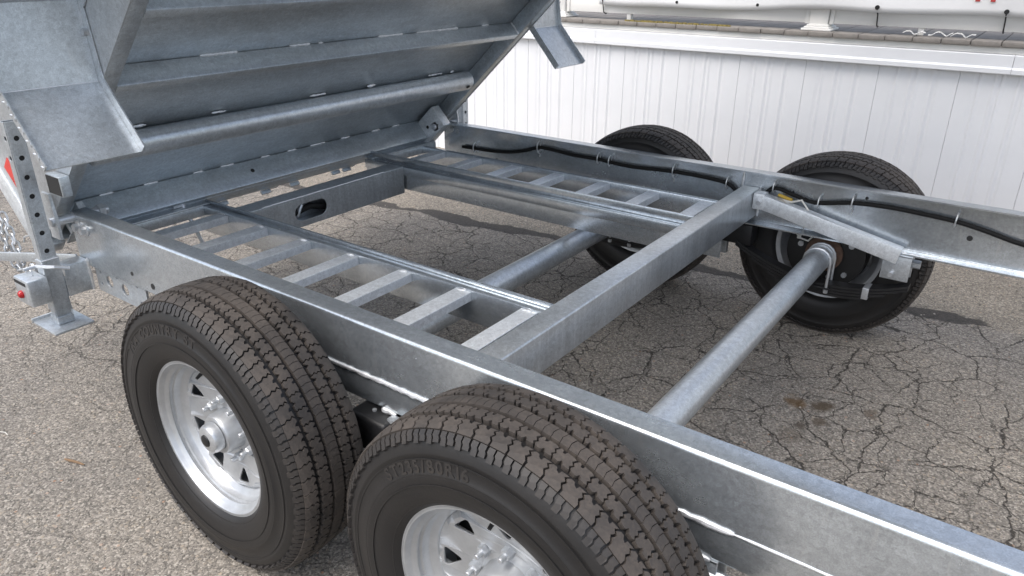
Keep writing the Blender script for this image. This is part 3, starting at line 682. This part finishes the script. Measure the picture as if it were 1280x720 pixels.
# brake wires on the far front wheel
obj('brake_wire', MB().tube([(.69, W-.03, .60), (.76, W-.05, .60), (.80, W-.05, .615), (.83, W-.05, .58), (.82, W-.02, .50), (.80, W+.03, .46), (.77, W+.045, .45)], .0042, 8), 'wire_white', tr)
obj('brake_wire', MB().tube([(.70, W-.03, .615), (.73, W-.035, .61), (.76, W-.04, .605)], .007, 8), 'wire_yellow', tr)
obj('brake_wire', MB().tube([(.72, W+.04, .49), (.74, W+.03, .47), (.76, W+.04, .45)], .006, 8), 'wire_red', tr)
obj('brake_wire', MB().tube([(.77, W+.045, .45), (.80, W+.03, .43), (.83, W+.04, .42), (.85, W+.045, .45)], .004, 8), 'wire_white', tr)
obj('wire_connector', MB().box((.785, W+.03, .425), (.80, W+.04, .45), .002), 'wire_white', tr)

# --- stabiliser jacks at the rear corners
def jack(mir):
    f = (lambda q: q.mirror(W)) if mir else (lambda q: q)
    # perforated square post, one face plate per side
    yc, xc, h = -.118, -1.108, .0235
    holes = [circ(0, .41+.0635*k, .0085, 14) for k in range(10)]
    root = obj('stabiliser_jack', f(MB().box((xc-.017+.003, yc-h+.003, .34), (xc+.017-.003, yc+h-.003, 1.03), 0)), 'dark', tr)
    root['label'] = ('far' if mir else 'near')+' rear stabiliser leg with drilled post'
    for nm_, mx in (('post_face', Matrix(((0, 0, 1, xc+.017), (1, 0, 0, yc), (0, 1, 0, 0), (0, 0, 0, 1)))), ('post_face', Matrix(((1, 0, 0, xc), (0, 0, 1, yc-h), (0, 1, 0, 0), (0, 0, 0, 1)))), ('post_face', Matrix(((0, 0, 1, xc-.017), (1, 0, 0, yc), (0, 1, 0, 0), (0, 0, 0, 1)))), ('post_face', Matrix(((1, 0, 0, xc), (0, 0, 1, yc+h), (0, 1, 0, 0), (0, 0, 0, 1))))):
        hh = h if mx[0][0] == 0 else .017; obj(nm_, f(curve_mb([rect(-hh+.001, .335, hh-.001, 1.035)]+(holes if hh == h else holes[-2:]), .005, .0012).xform(mx)), 'galv', root)
    s = .030
    sl = MB().prism(rrect(-.024, -s, .024, s, .006)+[], (xc, yc, .385), (1, 0, 0), (0, 1, 0), (0, 0, .185))
    sl = obj('sleeve', f(sl), 'galv', root)
    obj('sleeve_rim', f(bead((xc+.024, yc-s, .571), (xc+.024, yc+s, .571), .003)), 'weld', sl)
    obj('foot_plate', f(MB().box((-1.195, -.185, .322), (-1.025, -.05, .332), .004).box((-1.197, -.187, .322), (-1.188, -.048, .342), .003).box((-1.136, -.146, .332), (-1.08, -.09, .36), .004)), 'galv', root)
    obj('arm_tube', f(MB().box((-1.15, -.0885, .42), (-1.085, .0, .535), .006)), 'galv', root)
    obj('weld_bead', f(bead((-1.083, -.003, .42), (-1.083, -.003, .54), .005)), 'weld', root)
    obj('weld_bead', f(bead((-1.083, -.087, .50), (-1.083, -.087, .54), .005)), 'weld', root)
    lb_ = obj('lamp_box', f(MB().box((-1.165, -.215, .430), (-1.060, -.149, .525), .007)), 'galv', root)
    obj('slot', f(MB().box((-1.155, -.2165, .505), (-1.075, -.2145, .516), 0)), 'dark', lb_)
    obj('marker_lamp', f(MB().lathe([(-.2155, .014), (-.222, .013), (-.227, .009), (-.229, 0)], (-1.12, 0, .468), 16)), 'lens', lb_)
    obj('locking_pin', f(MB().tube([(-1.10, -.20, .555), (-1.10, -.16, .555), (-1.03, -.13, .560), (-1.02, -.09, .545)], .006, 8)), 'zinc', root)
    obj('pin_ring', f(MB().tube([(-1.13+.024*math.cos(a), -.175, .525+.024*math.sin(a)) for a in [2*PI*k/12 for k in range(13)]], .0028, 6, caps=False)), 'zinc', root)
jack(False); jack(True)

# ------------------------------------------------------------------ tipped bed
TH = math.radians(43); P0 = Vector((-1.12, 0, .72)); U = Vector((math.cos(TH), 0, math.sin(TH))); NN = Vector((-math.sin(TH), 0, math.cos(TH)))
BM = Matrix(((U.x, 0, NN.x, P0.x), (0, 1, 0, 0), (U.z, 0, NN.z, P0.z), (0, 0, 0, 1)))     # local (u, y, n) to world
HN = .073
bed = obj('dump_bed', MB().box((-.22, -.036, HN), (3.9, W+.036, HN+.005), .001).xform(BM), 'galv_bed', tr); bed['label'] = 'tipped steel bed seen from below'
def bp(name, mb, mat, parent=None, smooth=38): return obj(name, mb.xform(BM), mat, parent or bed, smooth)
for mir in (False, True):
    f = (lambda q: q.mirror(W)) if mir else (lambda q: q)
    o = obj('side_rail', f(MB().box((-.20, -.040, 0), (3.9, .008, HN-.0005), .004).xform(BM)), 'galv_bed', bed)
    obj('side_wall', f(MB().box((-.22, -.046, -.002), (3.9, -.0405, .62), .001).xform(BM)), 'galv', bed)
    obj('corner_post', f(MB().box((-.285, -.052, -.02), (-.223, .02, .66), .006).xform(BM)), 'galv_light', bed)
    rr = obj('reflector', f(MB().box((-.18, -.0485, .205), (-.12, -.0465, .30), .0).xform(BM)), 'red', bed)
    # hinge
    hb = obj('hinge_bracket', f(MB().box((-.15 if mir else -.12, .046, -.062 if mir else -.02), (.03 if mir else -.055, .105 if mir else .072, .06 if mir else .04), .003).xform(BM)), 'galv_light', bed)
    obj('bracket_hole', f(MB().cyl((-.07, .1045, .0), (-.07, .1062, .0), .009, 12).xform(BM)), 'dark', hb)
    obj('hinge_pin', f(MB().cyl((-1.118, -.075, .682), (-1.118, .12, .682), .016, 16, .003).cyl((-1.118, .085, .682), (-1.118, .105, .682), .025, 6)), 'zinc', bed)
    obj('hinge_plate', f(MB().prism([(-.03+.0, -.06), (.03, -.06), (.034, .0), (.02, .10), (-.03, .10)], (-1.125, -.066, .682), (1, 0, 0), (0, 0, 1), (0, .010, 0))), 'galv', bed)
    obj('bolt', f(MB().cyl((-1.085, -.022, .655), (-1.085, .012, .655), .014, 6).cyl((-1.085, -.004, .655), (-1.085, .0, .655), .022, 18)), 'zinc', bed)
    obj('bolt', f(MB().cyl((-1.045, -.020, .650), (-1.045, .012, .650), .013, 6).cyl((-1.045, -.004, .650), (-1.045, .0, .650), .021, 18)), 'zinc', bed)
    # fender
    path = [(.68, -.231), (.686, .003), (.816, .175), (2.35, .175), (2.48, .003), (2.486, -.231)]
    fe = None
    def strip(ya, yb, path, th, side=1):
        inn = []
        for i, p in enumerate(path):
            a = Vector(path[max(i-1, 0)]); b = Vector(path[min(i+1, len(path)-1)]); d = (b-a).normalized(); n_ = Vector((d.y, -d.x)); k = 1/max(.4, math.cos((Vector(path[min(i+1, len(path)-1)])-Vector(p)).angle(Vector(p)-Vector(path[max(i-1, 0)]), 0)/2)) if 0 < i < len(path)-1 else 1
            inn.append((p[0]+n_.x*th*k, p[1]+n_.y*th*k))
        n = len(path); m = MB(); vv = []
        for y in (ya, yb): vv += [(p[0], y, p[1]) for p in path]+[(p[0], y, p[1]) for p in inn]
        fs = []
        for i in range(n-1):
            fs += [(i, i+1, 2*n+i+1, 2*n+i), (n+i, 3*n+i, 3*n+i+1, n+i+1), (i, n+i, n+i+1, i+1), (2*n+i, 2*n+i+1, 3*n+i+1, 3*n+i)]
        fs += [(0, 2*n, 3*n, n), (n-1, 2*n-1, 4*n-1, 3*n-1)]
        return m.add(vv, fs)
    fe = obj('fender', f(strip(-.302, -.052, path, .004).xform(BM)), 'galv', bed, 20)
    obj('fender_lip', f(strip(-.0515, -.0475, path, .030).xform(BM)), 'galv', fe, 20)
    obj('fender_skirt', f(strip(-.306, -.3025, path, .022).xform(BM)), 'galv', fe, 20)
    for k_ in (1, 2, 3, 4): obj('fold_highlight', f(bead((path[k_][0]+(.004 if k_ < 3 else -.004), -.30, path[k_][1]-.001), (path[k_][0]+(.004 if k_ < 3 else -.004), -.053, path[k_][1]-.001), .0022, step=.03).xform(BM)), 'weld', fe)  # bright weld-coloured bead standing in for the highlight along each crease
    m = MB()
    for i in range(2):
        a, b = Vector(path[i]), Vector(path[i+1]); n_ = int((b-a).length/.019)
        d = (b-a).normalized(); pr = Vector((d.y, -d.x))
        for k in range(n_):
            c = a.lerp(b, (k+.5)/n_)+pr*(.012+(.006 if k % 2 else -.004)); ang = .8 if k % 2 else -.8
            e1 = (d*math.cos(ang)+pr*math.sin(ang))*.009; e2 = (pr*math.cos(ang)-d*math.sin(ang))*.0028
            q = [c-e1, c+e2, c+e1, c-e2]; m.add([(p_.x, -.3062, p_.y) for p_ in q]+[(c.x-e1.x*.4, -.3085, c.y-e1.y*.4), (c.x+e1.x*.4, -.3085, c.y+e1.y*.4)], [(0, 1, 4), (1, 5, 4), (1, 2, 5), (2, 3, 5), (3, 4, 5), (3, 0, 4)])
    obj('tread_plate_bumps', f(m.xform(BM)), 'galv', fe, 0)
    obj('bolt', f(MB().cyl((.90, -.065, .155), (.90, -.045, .155), .010, 6).xform(BM)), 'zinc', fe)
    obj('bolt', f(MB().cyl((.775, -.065, .10), (.775, -.045, .10), .010, 6).xform(BM)), 'zinc', fe)
    # open tube end at the rear lower corner
    if mir: continue
    tb = obj('corner_tube', f(MB().box((-1.05, -.080, .800), (-.955, -.047, .868), .004)), 'galv_bed', bed)
    obj('tube_mouth', f(MB().box((-1.045, -.0812, .804), (-.96, -.0802, .864), 0)), 'dark', tb)
uu = .657
us = []
while uu < 3.85: us.append(uu); uu += .313
for u in us:
    o = bp('bed_cross_member', MB().box((u-.032, .0085, 0), (u, W-.0085, HN-.0005), .004), 'galv_bed')
    if u < 1.1:
        for y in ([.31, .66, .79, 1.09, 1.31, 1.44, 1.75] if u < .7 else [.2, .75, 1.1, 1.3]):
            obj('weld_bead', bead((u+.002, y, HN-.002), (u+.002, y+random.choice((.02, .05, .09, .14)), HN-.002), random.uniform(.003, .005), lump=.35).xform(BM), 'weld', o)
        obj('weld_bead', bead((u+.002, W-.011, .002), (u+.002, W-.011, HN), .005).xform(BM), 'weld', o)
rb = bp('rear_bed_beam', MB().box((-.135, .0085, -.040), (-.110, W-.0085, HN-.0005), .005).box((-.20, .0085, -.040), (-.1355, W-.0085, -.033), .002), 'galv_bed')
y = .16
while y < 1.8:
    l_ = random.uniform(.03, .10); obj('weld_bead', bead((-.109, y, HN-.002), (-.109, y+l_, HN-.002), .004).xform(BM), 'weld', rb); y += l_+random.uniform(.08, .16)
obj('drilled_hole', MB().cyl((-.1095, .80, .02), (-.108, .80, .02), .009, 14).xform(BM), 'dark', rb)
pp = bp('pivot_pipe', MB().tube([(.285, .02, .026), (.285, .5, .026), (.285, 1.5, .026), (.285, W-.06, .026)], .046, 32), 'galv')
for y, l_ in ((.13, .09), (.47, .06), (.92, .085), (1.24, .05), (1.64, .10), (1.80, .03)):
    obj('weld_bead', bead((.322, y, HN-.006), (.322, y+l_, HN-.006), random.uniform(.004, .0065), lump=.35).xform(BM), 'weld', pp)
obj('pipe_vent', MB().cyl((.30, W-.10, -.0185), (.30, W-.10, -.0215), .010, 12).xform(BM), 'dark', pp)
bp('rear_apron', MB().box((-.22, .0, -.012), (-.212, W, HN), .002), 'galv_bed')
for y in (.55, .62, .84, 1.0, 1.25, 1.32): bp('apron_lug', MB().box((-.208, y, -.060), (-.196, y+.05, -.0405), .003), 'galv_bed')
# tail gate hanging across the rear end
tg = bp('tail_gate', MB().box((-.335, -.03, .03), (-.30, W+.03, .60), .004), 'galv_light'); tg.parent = tr; tg.location = (0, 0, 0)
for y in (-.028, .5, 1.0, 1.5, W-.03): obj('gate_rib', MB().box((-.375, y, .03), (-.3355, y+.06, .60), .004).xform(BM), 'galv_light', tg)
# latch hardware and chain at the near corner
la = obj('latch_arm', MB().box((0, -.004, -.018), (.46, .004, .018), .003, Matrix.Translation((-1.60, -.155, .475)) @ Matrix.Rotation(math.radians(20), 4, 'Z') @ Matrix.Rotation(math.radians(-5), 4, 'Y')), 'galv', tr)
obj('latch_plate', MB().prism([(-1.42, .47), (-1.33, .50), (-1.30, .40), (-1.34, .36), (-1.39, .40)], (0, -.05, 0), (1, 0, 0), (0, 0, 1), (0, .012, 0)), 'galv', la)
for i in range(3): obj('washer', MB().cyl((-1.36+.02*i, -.085+.012*i, .455-.012*i), (-1.36+.02*i, -.075+.012*i, .455-.012*i), .022, 18, .002), 'zinc', la)
obj('spring_clip', MB().tube([(-1.40, -.07, .55), (-1.36, -.08, .58), (-1.30, -.08, .60), (-1.29, -.08, .585)], .0035, 6), 'zinc', la)
obj('latch_body', MB().box((-1.30, -.03, .43), (-1.2, .03, .50), .004), 'black', la)
CH = [(-1.56, .70), (-1.545, .62), (-1.54, .54), (-1.53, .48), (-1.50, .435), (-1.46, .42), (-1.435, .45), (-1.435, .50), (-1.45, .55), (-1.475, .61), (-1.50, .66)]
ch_pts = []
for i in range(len(CH)-1):
    for k in range(20): f_ = k/20; ch_pts.append(Vector((CH[i][0]*(1-f_)+CH[i+1][0]*f_, -.085, CH[i][1]*(1-f_)+CH[i+1][1]*f_)))
chain = None; acc = 0; last = ch_pts[0]; i = 0
for j in range(1, len(ch_pts)):
    acc += (ch_pts[j]-ch_pts[j-1]).length
    if acc > .027:
        d = ch_pts[j]-last; c = (ch_pts[j]+last)/2; m = link_mb(c, d, (0, 1, 0) if i % 2 else Vector((0, 1, 0)).cross(d), .040, .021, .0038)
        if chain is None: chain = obj('safety_chain', m, 'zinc', tr)
        else: obj('link', m, 'zinc', chain)
        last = ch_pts[j].copy(); acc = 0; i += 1

# ------------------------------------------------------------------ loose bits on the ground
b = MB()
for k in range(1500):
    r = random.random()
    if r < .55: x, y = random.uniform(-3.2, 2.6), random.uniform(2.5, 3.68)
    elif r < .8: x, y = random.uniform(-3, 2.4), random.uniform(.1, 2.5)
    else: x, y = random.uniform(-3, 0), random.uniform(-1.2, .1)
    s_ = random.uniform(.0025, .006)*(1.25 if y > 2.5 else 1)
    a = random.uniform(0, PI); vv = []
    for q in range(5): aa = a+2*PI*q/5; rr = s_*random.uniform(.7, 1.2); vv.append((x+rr*math.cos(aa), y+rr*math.sin(aa), .0005))
    for q in range(5): aa = a+.3+2*PI*q/5; rr = s_*random.uniform(.4, .7); vv.append((x+rr*math.cos(aa), y+rr*math.sin(aa), s_*random.uniform(.6, 1.0)))
    b.add(vv, [(q, (q+1) % 5, 5+(q+1) % 5, 5+q) for q in range(5)]+[(5, 6, 7, 8, 9)])
MT['gravel'] = None
m, t, bs = nm('loose_gravel'); co = coords(t); v = N(t, 'TexVoronoi', Scale=40.0); L(t, co, v.inputs['Vector'])
sx = t.nodes.new('ShaderNodeSeparateColor'); L(t, v.outputs['Color'], sx.inputs[0])
L(t, ramp(t, sx.outputs[0], [(0, (.12, .11, .10)), (.5, (.24, .22, .19)), (1, (.42, .38, .33))]), bs.inputs['Base Color']); bs.inputs['Roughness'].default_value = .9; MT['gravel'] = m
tag(obj('loose_gravel', b, 'gravel', smooth=0), 'loose bits of gravel lying on the asphalt', 'gravel', kind='stuff')
tag(obj('dry_twig', MB().tube([(-.80, -.335, .006), (-.775, -.33, .009), (-.745, -.318, .006), (-.72, -.312, .005)], [.003, .0045, .004, .002], 6), 'straw', origin=(-.76, -.32, 0)), 'small dry brown twig on the asphalt beside the rear wheel', 'twig')
tag(obj('string_scrap', MB().tube([(-1.18, -.43, .003), (-1.15, -.40, .006), (-1.12, -.385, .006), (-1.10, -.385, .003)], .0016, 5), 'wire_white', origin=(-1.14, -.4, 0)), 'thin white string scrap on the asphalt at the left edge', 'string')
